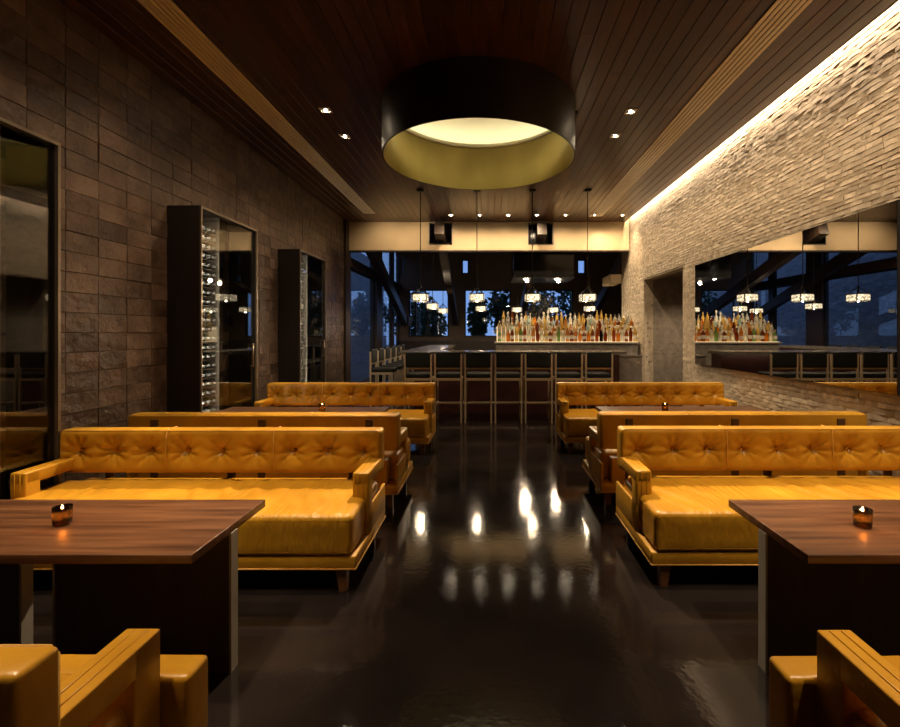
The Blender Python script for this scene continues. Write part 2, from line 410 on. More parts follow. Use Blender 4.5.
# bulkhead with two openings the braces pass through
OPS = [(-1.43, -.90, 3.62, 4.11), (.96, 1.53, 3.62, 4.11)]
struct(wall_holes('y', BY, .15, LX - .2, WX - .02, 3.47, 5.2, OPS).build('wall_bulkhead', 'cream'))
mb = MB()
for (a, b, z0, z1) in OPS:
    mb.box(a - .02, a, BY - .006, BY + .16, z0 - .02, z1 + .02).box(b, b + .02, BY - .006, BY + .16, z0 - .02, z1 + .02).box(a, b, BY - .006, BY + .16, z0 - .02, z0).box(a, b, BY - .006, BY + .16, z1, z1 + .02)
mb.box(LX, WX - .02, BY - .01, BY + .17, 3.44, 3.47)
struct(mb.build('trim_4', 'dark_wood'))
# dark timber jamb where the slate wall ends
struct(MB().box(LX - .2, LX + .05, 10.96, 11.34, 0, CZ).build('trim_5', 'dark_wood'))
# bar room shell
struct(MB().box(-3.8, 6.2, BY + .15, FY + .3, 5.0, 5.2).build('ceiling_bar', 'dark_wood'))
WIN = [(-3.12, -1.56, 1.31, 3.15), (-.95, .84, 1.31, 3.15), (1.45, 3.26, 1.31, 3.15)]
SMALL = [(-3.58, -3.28, 3.75, 4.32), (-1.06, -.78, 3.75, 4.32), (.86, 1.1, 3.75, 4.32), (3.42, 3.75, 3.75, 4.32)]
SM2 = [(max(a, -3.395), b, c, d) for a, b, c, d in SMALL]
struct(wall_holes('y', FY, .25, -3.6, 6.2, 0, 5.1, WIN + SM2).build('wall_back', 'brown_wall'))
struct(MB().box(6.0, 6.2, WE - .2, FY, 0, 5.1).box(WX + .2, 6.2, WE - .2, WE - .05, 0, 5.1).build('wall_bar_side', 'brown_wall'))
def window(n, a, b, z0, z1, mull=()):
    y = FY + .06; f = .05
    w = MB().box(a, a + f, y, y + .08, z0, z1).box(b - f, b, y, y + .08, z0, z1).box(a + f, b - f, y, y + .08, z0, z0 + f).box(a + f, b - f, y, y + .08, z1 - f, z1)
    for m_ in mull: w.box(m_ - .025, m_ + .025, y, y + .08, z0 + f, z1 - f)
    o = struct(w.build('window_%d' % n, 'black'))
    MB().box(a + f, b - f, y + .035, y + .045, z0 + f, z1 - f).build('pane', 'pane', o)
for i, (a, b, z0, z1) in enumerate(WIN): window(i + 1, a, b, z0, z1, [a + .28] if i == 0 else [])
for i, (a, b, z0, z1) in enumerate(SM2): window(i + 4, a, b, z0, z1)
# glazed side of the bar room: posts, transom, panes
GY = [(11.35, 14.05), (14.75, 16.5), (16.8, 17.95)]
mb = MB().box(-3.6, -3.38, 14.05, 14.75, 0, 5.0).box(-3.55, -3.42, 16.5, 16.8, 0, 5.0).box(-3.6, -3.38, 11.34, FY, 3.10, 3.32).box(-3.6, -3.38, 11.34, FY, 4.6, 5.0).box(-3.6, -3.38, 11.34, FY, 0, .12)
struct(mb.build('trim_6', 'dark_wood'))
for i, (a, b) in enumerate(GY):
    f = .05; w = MB()
    for (z0, z1) in ((.12, 3.10), (3.32, 4.6)):
        w.box(-3.52, -3.46, a, a + f, z0, z1).box(-3.52, -3.46, b - f, b, z0, z1).box(-3.52, -3.46, a + f, b - f, z0, z0 + f).box(-3.52, -3.46, a + f, b - f, z1 - f, z1)
    o = struct(w.build('window_%d' % (8 + i), 'black'))
    for (z0, z1) in ((.12, 3.10), (3.32, 4.6)): MB().box(-3.495, -3.485, a + f, b - f, z0 + f, z1 - f).build('pane', 'pane', o)

# ------------------------------------------------------------------ outside
struct(MB().box(-40, 40, -20, 60, -.35, -.14).build('ground_outside', 'ground'))
mb = MB().box(-6.9, -6.62, 8, 30, -.14, 5.6)
stones(mb, random.Random(9), lambda a, d, z: (-6.62 + d, a, z), 9.5, 26, -.14, 5.6, h=.16, lo=.3, hi=.6, depth=.015)
struct(mb.build('wall_exterior', 'ext_wall'))
def tree(x, y, h, r, seed, label):
    rnd = random.Random(seed); t = thing('garden_tree', label, 'tree', (x, y, -.14), 0, 'trees outside the bar windows')
    tr = MB().tube([(0, 0, 0), (.05, 0, h * .3), (-.05, .05, h * .55), (0, 0, h * .8)], .13)
    for k in range(5):
        an = rnd.uniform(0, 2 * pi); tr.tube([(0, 0, h * .4), (cos(an) * r * .4, sin(an) * r * .4, h * .6), (cos(an) * r * .7, sin(an) * r * .7, h * .78)], .05)
    tr.build('trunk', 'bark', t)
    lf = MB()
    for k in range(800):
        while True:
            p = Vector((rnd.uniform(-1, 1), rnd.uniform(-1, 1), rnd.uniform(-1, 1)))
            if .25 < p.length < 1: break
        q = Vector((p.x * r, p.y * r, h * .68 + p.z * h * .36)); s_ = rnd.uniform(.10, .20)
        a = Vector((rnd.uniform(-1, 1), rnd.uniform(-1, 1), rnd.uniform(-1, 1))).normalized(); b = a.cross(Vector((rnd.uniform(-1, 1), rnd.uniform(-1, 1), rnd.uniform(-1, 1)))).normalized()
        lf.add([q - a * s_, q + b * s_ * .5, q + a * s_, q - b * s_ * .5], [(0, 1, 2, 3)])
    lf.build('foliage', 'leafage', t)
tree(-2.9, 22.2, 2.9, .9, 1, 'dark leafy tree outside the window beside the glazed corner')
tree(-4.4, 25.5, 4.2, 1.5, 2, 'dark tree outside in the glazed corner, behind the first leafy tree')
tree(.75, 22.0, 4.2, .8, 3, 'dark branching tree outside the middle bar window')
tree(-.55, 23.5, 3.5, .55, 8, 'slim tree outside the middle bar window, beside the branching tree')
tree(2.5, 23.0, 3.7, .7, 4, 'tall thin-leaved tree outside the window behind the bottles')
tree(4.4, 24.5, 4.6, 1.4, 5, 'large dark tree outside, beside the tall thin-leaved tree')

# ------------------------------------------------------------------ ceiling drum with lit dome
t = thing('ceiling_drum', 'large round bronze drum with brass inside and lit cream dome on the plank ceiling', 'ceiling light', (RC[0], RC[1], 3.56))
zb = 3.56
MB().shell([(RR, 0), (RR, CZ - zb + .03)], 96).shell([(RR, 0), (RR - .014, 0)], 96).build('outer_band', 'bronze', t)
MB().shell([(RR - .014, 0), (RR - .014, CZ - zb + .01)], 96).build('inner_band', 'brass', t)
MB().shell([(RR - .014, CZ - zb + .01), (RR - .03, CZ - zb + .012), (RR - .03, CZ - zb + .06), (RR + .02, CZ - zb + .06), (RR + .02, CZ - zb + .03), (RR + .28, CZ - zb + .03), (RR + .30, CZ - zb + .10)] +
           [((RR + .30) * cos(a * pi / 2 / 14), CZ - zb + .10 + .42 * sin(a * pi / 2 / 14)) for a in range(1, 15)], 96).build('dome', 'dome', t)
MB().shell([(RR + .10, CZ - zb + .045), (RR + .16, CZ - zb + .045), (RR + .16, CZ - zb + .06), (RR + .10, CZ - zb + .06), (RR + .10, CZ - zb + .045)], 64).build('light_strip', emitter('dome_strip', (1., .87, .56), 9.5), t)

# ------------------------------------------------------------------ air grilles and downlights
def grille(x0, x1, y0, y1, label):
    t = thing('ceiling_vent', label, 'air vent', ((x0 + x1) / 2, (y0 + y1) / 2, CZ), 0, 'linear air vents in the plank ceiling')
    w = x1 - x0; l = y1 - y0
    MB().box(-w / 2, w / 2, -l / 2, l / 2, -.004, -.001).build('backing', 'black', t)
    for e in (-1, 1): MB().box(-w / 2 - .01, w / 2 + .01, min(e * l / 2, e * (l / 2 + .012)), max(e * l / 2, e * (l / 2 + .012)), -.016, 0).build('end_cap', 'grille', t)
    n = 5; p = w / n
    for k in range(n + 1):
        x = -w / 2 + k * p; ww = .018 if k in (0, n) else .0165
        MB().box(x - ww, x + ww, -l / 2, l / 2, -.014, -.004).build('slat', 'grille', t)
grille(-2.78, -2.55, -1.2, 10.35, 'long slotted tan air vent in the plank ceiling on the slate wall side')
grille(2.31, 2.56, -1.2, 10.6, 'long slotted tan air vent in the plank ceiling on the stone wall side')
def downlight(loc, label):
    t = thing('ceiling_downlight', label, 'downlight', loc, 0, 'square recessed downlights')
    a = .065; b = .046
    MB().box(-a, a, -a, -b, -.008, 0).box(-a, a, b, a, -.008, 0).box(-a, -b, -b, b, -.008, 0).box(b, a, -b, b, -.008, 0).build('trim', 'trim_white', t)
    MB().box(-b, b, -b, b, -.003, -.0005).build('baffle', 'black', t)
    MB().lathe([(.0, -.011), (.014, -.0105), (.021, -.008), (.022, -.003)], 16).build('lamp', 'lamp_on', t)
    return t
def spot(loc, power, ang=70, blend=.6, col=WARM, aim=None, rad=.04, name='spot'):
    d = bpy.data.lights.new(name, 'SPOT'); d.energy = power; d.color = col; d.spot_size = math.radians(ang); d.spot_blend = blend; d.shadow_soft_size = rad
    o = bpy.data.objects.new(name, d); C.objects.link(o); o.location = loc
    if aim: o.rotation_euler = (Vector(aim) - Vector(loc)).to_track_quat('-Z', 'Y').to_euler()
    return o
DL = [(-1.95, 5.55), (-1.95, 6.29), (1.70, 5.58), (1.70, 6.27)]
nm = ['by the slate wall side, the one further from the bar', 'by the slate wall side, the one closer to the bar', 'by the stone wall side, the one further from the bar', 'by the stone wall side, the one closer to the bar']
dl0 = None
for (x, y), q in zip(DL, nm):
    lb = 'square downlight beside the drum ' + q
    if dl0 is None: dl0 = downlight((x, y, CZ), lb)
    else: dup(dl0, (x, y, CZ), lb)
    spot((x, y, CZ - .03), 230, 75, .7, aim=(x, y - .3 if y < 6 else y + .6, 0))
for k in range(7):
    x = -.86 + .648 * k
    dup(dl0, (x, 10.53, CZ), 'square downlight in the row before the cream bulkhead, %s from the slate wall' % ORD[k])
    spot((x, 10.53, CZ - .03), 85, 120, .9, aim=(x, BY + .25, 2.2))
# ------------------------------------------------------------------ mirror on the stone wall
t = thing('wall_mirror', 'long frameless mirror on the stone wall reflecting the bar', 'mirror', (WX - .05, 5.68, 1.78))
MB().box(-.012, .045, -1.885, 1.85, -.80, .80).build('backing', 'black', t)
MB().box(-.016, -.012, -1.88, 1.845, -.795, .795).build('mirror_face', 'mirror', t)

# ------------------------------------------------------------------ sofas
def tuft_fn(cols, rows, zc, yfront, depth=.036):
    pts = [(x, z) for x in cols for z in rows]
    def f(p, n):
        if n.y < -.3:
            d = 0
            for (bx, bz) in pts:
                dx, dz = p.x - bx, p.z - bz; r = sqrt(dx * dx + dz * dz)
                if r < .35:
                    an = math.atan2(dz, dx)
                    d += depth * exp(-(r / .026) ** 2) + .034 * exp(-(r / .085) ** 2) * (1 + .38 * sin(an * 9 + bx * 7) * min(1, r / .03))
            p = p + Vector((0, d * min(1, -n.y), 0))
        return p
    return f
def make_sofa(Ln=2.28, D=.78, setback=.29, buttons=9, sections=3, chair=False, lab=None, name='sofa', cat='sofa'):
    t = thing(name, lab, cat)
    h = Ln / 2; f = -D / 2; b = D / 2; rnd = random.Random(4)
    MB().soft(-h, h, f + .01, b, .135, .212, .012, (1, 1, 1), prof=(0, .4, 1.)).build('base', 'leather', t)
    bs = t.children[0]
    MB().tube([(-h, f + .008, .138), (h, f + .008, .138), (h + .001, b, .138), (-h, b, .138), (-h, f + .008, .138)], .005, 6).build('piping', 'leather_brown', bs)
    ph = [rnd.uniform(0, 6) for _ in range(6)]
    def crown(p, n):
        if n.z > .3:
            u = p.x / h; v = (p.y) / (D / 2)
            e = max(0, 1 - abs(u) ** 6) * max(0, 1 - abs(v) ** 4)
            w = .007 * sin(p.x * 34 + p.y * 22 + ph[0]) * (.5 + .5 * sin(p.x * 4.3 + ph[1])) + .0045 * sin(p.x * 61 + p.y * 30 + ph[2]) * (.5 + .5 * sin(p.x * 7.1 - p.y * 4 + ph[3]))
            p = p + Vector((0, 0, e * (.010 + w * n.z)))
        elif n.y < -.3 or abs(n.x) > .3:
            p = p + Vector((0, 0, 0))
        return p
    sc = MB().soft(-h + .022, h - .022, f, b - .12, .212, .446, .034, (int(Ln * 44), 22, 4), crown)
    if chair: sc.soft(-h - .08, h + .08, f, f + setback - .004, .212, .452, .018, (20, 5, 4), crown)
    s_ = sc.build('seat_cushion', 'leather' if chair else 'leather_seat', t)
    pp = MB()
    for zz in (.235, .418): pp.tube([(-h + .026, b - .14, zz), (-h + .026, f + .03, zz), (-h + .045, f + .004, zz), (h - .045, f + .004, zz), (h - .026, f + .03, zz), (h - .026, b - .14, zz)], .0035, 6)
    pp.build('piping', 'leather', s_)
    MB().soft(-h + .09, h - .09, b - .115, b, .20, .425, .014, (1, 1, 1), prof=(0, .4, 1.)).build('back_rail', 'leather', t)
    ya = f + setback
    for sx in (-1, 1):
        a0, a1 = (h - .103, h) if sx > 0 else (-h, -h + .103)
        g = MB().soft(a0, a1, ya, ya + .105, .2, .603, .006 if chair else .013, (1, 1, 1), prof=(0, .4, 1.))
        g.soft(a0, a1, ya, b - (.03 if chair else .10), .522, .605, .006 if chair else .014, (1, 1, 1), prof=(0, .4, 1.))
        arm = g.build('armrest', 'leather', t)
        q = MB()
        for xx in (a0 + .034, a1 - .034): q.tube([(xx, ya - .001, .3), (xx, ya - .001, .596), (xx, ya + .012, .6055), (xx, b - .14, .6055)], .003, 6)
        q.build('piping', 'leather', arm)
        c0, c1 = (h - .024, h + .0) if sx > 0 else (-h, -h + .024)
        if chair: MB().soft(c0, c1, ya, b - .02, .2, .40, .01, (1, 1, 1), prof=(0, .4, 1.)).build('side_panel', 'leather', t)
        else: MB().soft(c0, c1, ya, b, .205, .385, .01, (1, 1, 1), prof=(0, .4, 1.)).build('side_panel', 'leather', t)
    if chair:
        bk = MB().soft(-h - .055, h + .055, b - .10, b, .2, .817, .016, (8, 1, 6), prof=(0, .4, 1.)).build('backrest', 'leather', t)
        MB().tube([(-h - .051, b - .094, .22), (-h - .051, b - .094, .80), (-h - .035, b - .094, .814), (h + .035, b - .094, .814), (h + .051, b - .094, .80), (h + .051, b - .094, .22)], .0035, 6).build('piping', 'leather_brown', bk)
    else:
        zc = .655; sp = Ln / buttons; cols = [-h + sp * (i + .5) for i in range(buttons)]
        y0 = b - .15
        fn0 = tuft_fn(cols, [zc], zc, y0)
        seams = [-h + Ln * k / sections for k in range(1, sections)]
        def fn(p, n):
            p = fn0(p, n)
            for s in seams:
                if abs(p.x - s) < .05: p = p + Vector((0, (.012 * exp(-((p.x - s) / .014) ** 2)) * -min(0, n.y), 0))
            puff = .012 * max(0, 1 - ((p.z - zc) / .15) ** 2)
            if n.y < -.3: p = p + Vector((0, -puff, 0))
            return p
        bk = MB().soft(-h, h, y0, b - .02, .498, .806, .028, (int(Ln * 62), 2, 18), fn).build('backrest', 'leather', t)
        MB().soft(-h + .012, h - .012, b - .025, b - .004, .503, .796, .006, (1, 1, 1), prof=(0, .4, 1.)).build('back_panel', 'leather', t)
        q = MB().tube([(-h + .012, y0 + .006, .79), (-h + .03, y0 + .006, .801), (h - .03, y0 + .006, .801), (h - .012, y0 + .006, .79)], .003, 6)
        for s in seams: q.tube([(s, y0 + .012, .51), (s, y0 - .0, .585), (s, y0 - .002, .655), (s, y0 - .0, .73), (s, y0 + .006, .796), (s, y0 + .03, .807), (s, b - .03, .807)], .0035, 6)
        q.build('piping', 'leather_brown', bk)
        for x in cols: MB().soft(x - .011, x + .011, y0 + .036, y0 + .050, zc - .011, zc + .011, .0069, (1, 1, 1)).build('button', 'leather', bk)
        for x in (-.9, 0, .9): MB().box(x - .032, x + .032, b - .005, b + .009, .17, .765, .004).build('bracket', 'bracket', t)
    for sx in (-1, 1):
        for sy in (-1, 1):
            x = sx * (h - .09); y = sy * (D / 2 - (.055 if sy < 0 else .10))
            MB().bar((x, y, .14), (x + sx * .012, y + sy * .012, 0), .065, .065, .042, .042).build('leg', 'leg_wood', t)
    return t
SX_L, SX_R = -1.905, 2.09
sofa0 = make_sofa(lab='tufted ochre leather sofa on the slate wall side, behind the big walnut table')
sofa0['group'] = 'ochre leather sofas'
sofa0.location = (SX_L, 3.05, 0)
dup(sofa0, (SX_L, 4.29, 0), 'ochre leather sofa on the slate wall side turned away, showing its back and brackets', pi)
dup(sofa0, (SX_L + .03, 6.06, 0), 'small-looking tufted ochre sofa on the slate wall side, next to the bar stools')
dup(sofa0, (SX_R, 3.10, 0), 'tufted ochre leather sofa on the stone wall side, behind the big walnut table')
dup(sofa0, (SX_R, 4.34, 0), 'ochre leather sofa on the stone wall side turned away, showing its plain back', pi)
dup(sofa0, (SX_R - .02, 6.10, 0), 'small-looking tufted ochre sofa on the stone wall side, next to the bar stools')
ch = make_sofa(.72, .60, .115, 0, 1, True, 'ochre leather armchair on the slate wall side, its back to the viewer', 'armchair', 'armchair')
ch.location = (-1.352, 1.222, 0); ch.rotation_euler = (0, 0, pi); ch['group'] = 'ochre leather armchairs'
dup(ch, (1.345, 1.216, 0), 'ochre leather armchair on the stone wall side, cut off by the frame', pi)

# ------------------------------------------------------------------ tables
def make_table(lab):
    """aisle end at x=0, top running to -X"""
    t = thing('lounge_table', lab, 'table', (0, 0, 0), 0, 'walnut lounge tables')
    MB().soft(-1.78, 0, -.295, .295, .612, .648, .003, (1, 1, 1), prof=(0, .5, 1.)).build('tabletop', 'walnut', t)
    for (a, b) in ((-.775, -.006), (-1.72, -.93)):
        p = MB().box(a, b, -.024, .026, 0, .612).build('leg_panel', 'leg_panel', t)
        MB().box(b - .001, b + .009, -.026, .028, 0, .613).build('edge_trim', 'steel_trim', p); MB().box(a - .009, a + .001, -.026, .028, 0, .612).build('edge_trim', 'steel_trim', p)
    return t
tb = make_table('big walnut table on the slate wall side with a lit candle, by the armchair')
tb.location = (-1.137, 2.072, 0)
dup(tb, (1.218, 2.072, 0), 'big walnut table on the stone wall side with a lit candle, by the armchair', pi)
# the half-turned copy keeps its panels at the same depth
dup(tb, (-1.14, 5.00, 0), 'walnut table half hidden behind the turned-away sofa, slate wall side')
dup(tb, (1.22, 5.04, 0), 'walnut table half hidden behind the turned-away sofa, stone wall side', pi)
def make_candle(lab):
    t = thing('candle_holder', lab, 'candle', (0, 0, 0), 0, 'amber glass candles')
    MB().lathe([(.0, 0), (.030, 0), (.034, .006), (.036, .08), (.033, .08), (.031, .012), (.0, .010)], 20).build('glass', 'candle_glass', t)
    MB().lathe([(.0, .011), (.0295, .011), (.030, .036), (.0, .036)], 16).build('wax', 'wax', t)
    MB().lathe([(.0, .036), (.0012, .036), (.0012, .046), (0, .046)], 6).build('wick', 'black', t)
    MB().lathe([(.0, .044), (.005, .05), (.0065, .058), (.004, .072), (0, .088)], 10).build('flame', 'flame', t)
    return t
cd = make_candle('lit amber glass candle on the big walnut table, slate wall side'); cd.location = (-1.89, 2.06, .648)
dup(cd, (1.635, 2.035, .648), 'lit amber glass candle on the big walnut table, stone wall side')
dup(cd, (-1.79, 4.99, .648), 'tiny lit candle on the half-hidden table, slate wall side')
dup(cd, (1.90, 5.02, .648), 'tiny lit candle on the half-hidden table, stone wall side')
def pt(loc, e, col=WARM, r=.02, name='glow'):
    d = bpy.data.lights.new(name, 'POINT'); d.energy = e; d.color = col; d.shadow_soft_size = r
    o = bpy.data.objects.new(name, d); C.objects.link(o); o.location = loc; return o
for p in ((-1.89, 2.06, .715), (1.635, 2.035, .715), (-1.79, 4.99, .715), (1.90, 5.02, .715)): pt(p, 1.0, (1., .55, .2), .006)

# ------------------------------------------------------------------ wine cabinets along the slate wall
CXF = -3.068
def make_cabinet(lab, ln, rows, pitch, r0, dv):
    """origin at floor, glass face at x=CXF side; runs +Y by ln"""
    t = thing('wine_cabinet', lab, 'wine cabinet', (0, 0, 0), 0, 'tall glass wine cabinets')
    d = .372; H = 2.845
    # carcass: side, far side, back, top, bottom
    MB().box(-d, 0, 0, .025, 0, H).box(-d, -.012, ln - .025, ln, 0, H).box(-d, -d + .015, .025, ln - .025, 0, H).box(-d, -.012, .025, ln - .025, H - .03, H).box(-d, -.012, .025, ln - .025, 0, .09).build('carcass', 'cabinet_black', t)
    e = .022
    MB().box(-.012, .012, .0, e, 0, H).box(-.012, .012, ln - e, ln, 0, H).box(-.012, .012, e, ln - e, H - e, H).box(-.012, .012, e, ln - e, .0, .05).build('frame', 'frame_metal', t)
    g = MB().box(-.030, -.024, e, ln - e, .05, H - e).build('glass_door', 'cabinet_glass', t)
    if r0 < .1: MB().tube([(.006, ln - .10, 1.05), (.006, ln - .10, 1.35)], .007).tube([(-.025, ln - .10, 1.06), (.006, ln - .10, 1.06)], .005).tube([(-.025, ln - .10, 1.34), (.006, ln - .10, 1.34)], .005).build('handle', 'frame_metal', g)
    MB().box(-d + .015, -.045, dv, dv + .015, .09, H - .03).build('divider', 'frame_metal', t)
    sh = MB()
    for k in range(rows):
        z = .16 + k * pitch
        sh.box(-.10, -.09, r0, dv, z, z + .007).box(-.31, -.30, r0, dv, z, z + .007)
    sh.build('rack_rods', 'frame_metal', t)
    return t
cab = make_cabinet('tall wine cabinet by the middle of the slate wall, bottles in its glass front', 1.2, 25, .102, .027, .42)
cab.location = (CXF, 4.94, 0)
dup(cab, (CXF, 7.54, 0), 'tall wine cabinet furthest along the slate wall, just before the bar')
cab = make_cabinet('tall glass cabinet cut off by the picture edge, beside the first sofa', 1.2, 12, .215, .56, .83)
cab.location = (CXF, 2.12, 0)
wb = MB().lathe([(0, 0), (.036, 0), (.0375, .01), (.0375, .19), (.030, .215), (.0145, .235), (.0135, .29), (.0, .29)], 14)
wbf = MB().lathe([(.0142, .245), (.0145, .292), (0, .293)], 12)
wine0 = None
for cy, y0, nc, rows, pitch, nm_ in ((4.94, .075, 4, 25, .102, 'tall cabinet in the middle of the slate wall'), (7.54, .075, 3, 25, .102, 'last cabinet before the bar'), (2.12, .67, 2, 12, .215, 'cabinet cut off by the picture edge')):
    for k in range(rows):
        for c_ in range(nc):
            z = .16 + k * pitch + .007 + .0385; y = cy + y0 + c_ * .098
            if wine0 is None:
                wine0 = wb.build('wine_bottle', 'wine'); wbf.build('foil', 'wine_foil', wine0); wine0['category'] = 'bottle'; o = wine0
            else: o = copy_tree(wine0)
            o.rotation_euler = (0, pi / 2, 0); o.location = (CXF - .353, y, z)
            o['label'] = 'dark wine bottle lying in the ' + nm_; o['group'] = 'wine bottles in the ' + nm_

# ------------------------------------------------------------------ bar
t = thing('bar_counter', 'dark bar counter with grey top wrapping round behind the black stools', 'bar counter', (0, 0, 0))
MB().prism([(-1.62, 8.28), (2.45, 8.28), (2.45, 8.95), (-.92, 8.95), (-.92, 12.7), (-1.62, 12.7)], 1.095, 1.15).build('countertop', 'counter', t)
MB().prism([(-1.36, 8.55), (2.40, 8.55), (2.40, 8.93), (-.95, 8.93), (-.95, 12.65), (-1.36, 12.65)], .0, 1.095).build('front_panel', 'bar_red', t)
fr = MB().tube([(-1.50, 12.6, .22), (-1.50, 8.41, .22), (2.38, 8.41, .22)], .02)
for x in (-1.3, -.3, .7, 1.7): fr.tube([(x, 8.41, .22), (x, 8.56, .22)], .012, 6)
for y in (9.4, 10.6, 11.8): fr.tube([(-1.50, y, .22), (-1.355, y, .22)], .012, 6)
fr.build('foot_rail', 'stool_metal', t)
t = thing('back_bar', 'long grey stone back bar with lit steps full of bottles', 'back bar', (0, 0, 0))
BX0, BX1 = .16, 3.34
MB().box(BX0, BX1, 10.42, 11.05, 0, 1.24).build('body', 'counter_stone', t)
MB().box(BX0 - .03, BX1 + .02, 10.36, 11.07, 1.24, 1.272).build('ledge', 'counter_stone', t)
TY = [10.44, 10.562, 10.684, 10.806]; TZ = [1.285, 1.40, 1.515, 1.63]
for k in range(4):
    o = MB().box(BX0 + .02, BX1 - .01, TY[k] - .05, TY[k] + (.068 if k < 3 else .09), 1.273, TZ[k]).build('display_step', 'tier')
    tag(o, 'glowing acrylic display step holding bottles, %s of four on the back bar' % ['lowest', 'second lowest', 'second highest', 'highest'][k], 'display step', 'lit steps on the back bar')
t = thing('service_cabinet', 'plain grey-brown cabinet at the end of the bar by the stone wall', 'cabinet', (2.72, 9.25, 0))
MB().box(-.23, .23, -.28, .28, .06, 1.02).build('body', 'counter_stone', t); MB().box(-.24, .24, -.29, .29, 1.02, 1.05).build('top', 'counter', t); MB().box(-.21, .21, -.25, .25, 0, .06).build('plinth', 'black', t)
dr = MB().box(-.215, .215, -.296, -.281, .10, .98).build('door', 'counter_stone', t); MB().box(.12, .18, -.306, -.296, .90, .915).build('handle', 'stool_metal', dr)
# bottles
def prof_bottle(kind):
    if kind == 'slim': return [(0, 0), (.034, 0), (.036, .006), (.036, .175), (.028, .205), (.012, .228), (.0115, .265), (0, .265)]
    if kind == 'squat': return [(0, 0), (.037, 0), (.039, .008), (.039, .15), (.034, .17), (.014, .187), (.013, .215), (0, .215)]
    if kind == 'tall': return [(0, 0), (.032, 0), (.034, .006), (.034, .21), (.018, .25), (.0125, .30), (0, .30)]
    if kind == 'round': return [(0, 0), (.026, 0), (.036, .03), (.040, .08), (.036, .13), (.018, .17), (.012, .19), (.012, .245), (0, .245)]
    return [(0, 0), (.039, 0), (.041, .01), (.041, .16), (.030, .20), (.014, .225), (.013, .25), (.024, .262), (.026, .29), (.012, .315), (0, .318)]
CAPH = dict(slim=.265, squat=.215, tall=.30, round=.245, jug=.0)
COLS = {'amber': (.88, .46, .12), 'clear': (.97, .94, .84), 'golden': (.97, .76, .34), 'green': (.42, .58, .26), 'brown': (.45, .16, .04), 'pale blue': (.70, .84, .80), 'red': (.62, .24, .08), 'dark': (.06, .035, .02)}
GL = {k: bottle_glass('bottle_' + k.replace(' ', '_'), v, .55 if k == 'clear' else .7) for k, v in COLS.items()}
PROTO = {}
def bottle(kind, col):
    if (kind, col) not in PROTO:
        o = MB().lathe(prof_bottle(kind), 12).build('liquor_bottle', GL[col])
        if kind != 'jug':
            h = CAPH[kind]; MB().lathe([(0, h - .012), (.0135, h - .012), (.0135, h + .018), (0, h + .018)], 10).build('cap', random.choice(['cap', 'cap_gold', 'label_paper']), o)
            r = {'slim': .0364, 'squat': .0394, 'tall': .0344, 'round': .0}[kind]
            if r and random.random() < .6:
                z0 = .05
                MB().shell([(r + .0004, z0), (r + .0002, z0 + .07)], 12).build('paper_label', 'label_paper', o)
        PROTO[(kind, col)] = o; return o
    return copy_tree(PROTO[(kind, col)])
rnd = random.Random(21)
kinds = ['slim'] * 5 + ['squat'] * 2 + ['tall'] * 3 + ['round'] * 2
colw = ['amber'] * 4 + ['clear'] * 11 + ['golden'] * 10 + ['green'] * 1 + ['brown'] * 2 + ['pale blue', 'dark']
front = ['amber'] * 6 + ['brown'] * 5 + ['golden'] * 4 + ['clear'] * 4 + ['dark'] * 3 + ['green', 'red']
TIERN = ['lowest', 'second', 'third', 'top']
for k in range(4):
    n = 33 if k < 3 else 29
    x0, x1 = (BX0 + .08, BX1 - .06) if k < 3 else (BX0 + .18, BX1 - .10)
    for i in range(n):
        x = x0 + (x1 - x0) * i / (n - 1) + rnd.uniform(-.003, .003)
        col = rnd.choice(front if k == 0 else colw); kind = rnd.choice(kinds)
        if k == 3 and i in (1, 4, 9, 10, 15): kind, col = 'jug', 'clear'
        o = bottle(kind, col); o.location = (x, TY[k] + (.012 if k < 3 else .03), TZ[k]); o.rotation_euler = (0, 0, rnd.uniform(0, 6))
        o['label'] = '%s %s bottle, %s from the open end, %s lit step of back bar' % ('stoppered' if kind == 'jug' else kind, col, ORD[i], TIERN[k])
        o['category'] = 'bottle'; o['group'] = 'bottles on the back bar'; o.scale = (1.16, 1.16, rnd.uniform(1.0, 1.22))
# hood above the back bar
t = thing('bar_hood', 'big black boxy hood hanging over the back bar with small lights underneath', 'hood', (1.37, 12.2, 2.85))
MB().box(-.75, .75, -.6, .55, .02, 2.14, .006).build('body', 'black_gloss', t)
MB().box(-.77, .77, -.62, .57, 0, .018).build('rim', 'iron', t)
for x, y in ((-.45, -.35), (.33, -.35), (-.35, .25), (.5, .3)):
    o = MB().lathe([(0, -.012), (.03, -.012), (.034, 0), (0, 0)], 14).build('hood_lamp', 'lamp_on', t, (x, y, 0)); spot((1.37 + x, 12.2 + y, 2.80), 60, 110, .8, aim=(1.37 + x * 2.2, 10.8, 1.4))
# low console under the far windows, cream soffit at the wall end
t = thing('window_console', 'low dark console running under the far bar windows', 'console', (0, 17.6, 0))
MB().box(-3.3, 4.5, -.22, .35, 0, 1.16).build('body', 'dark_wood', t); MB().box(-3.32, 4.52, -.25, .38, 1.16, 1.20).build('top', 'counter', t)
struct(MB().box(3.12, 3.41, 11.94, 12.8, 2.76, 2.98).build('trim_7', 'cream'))
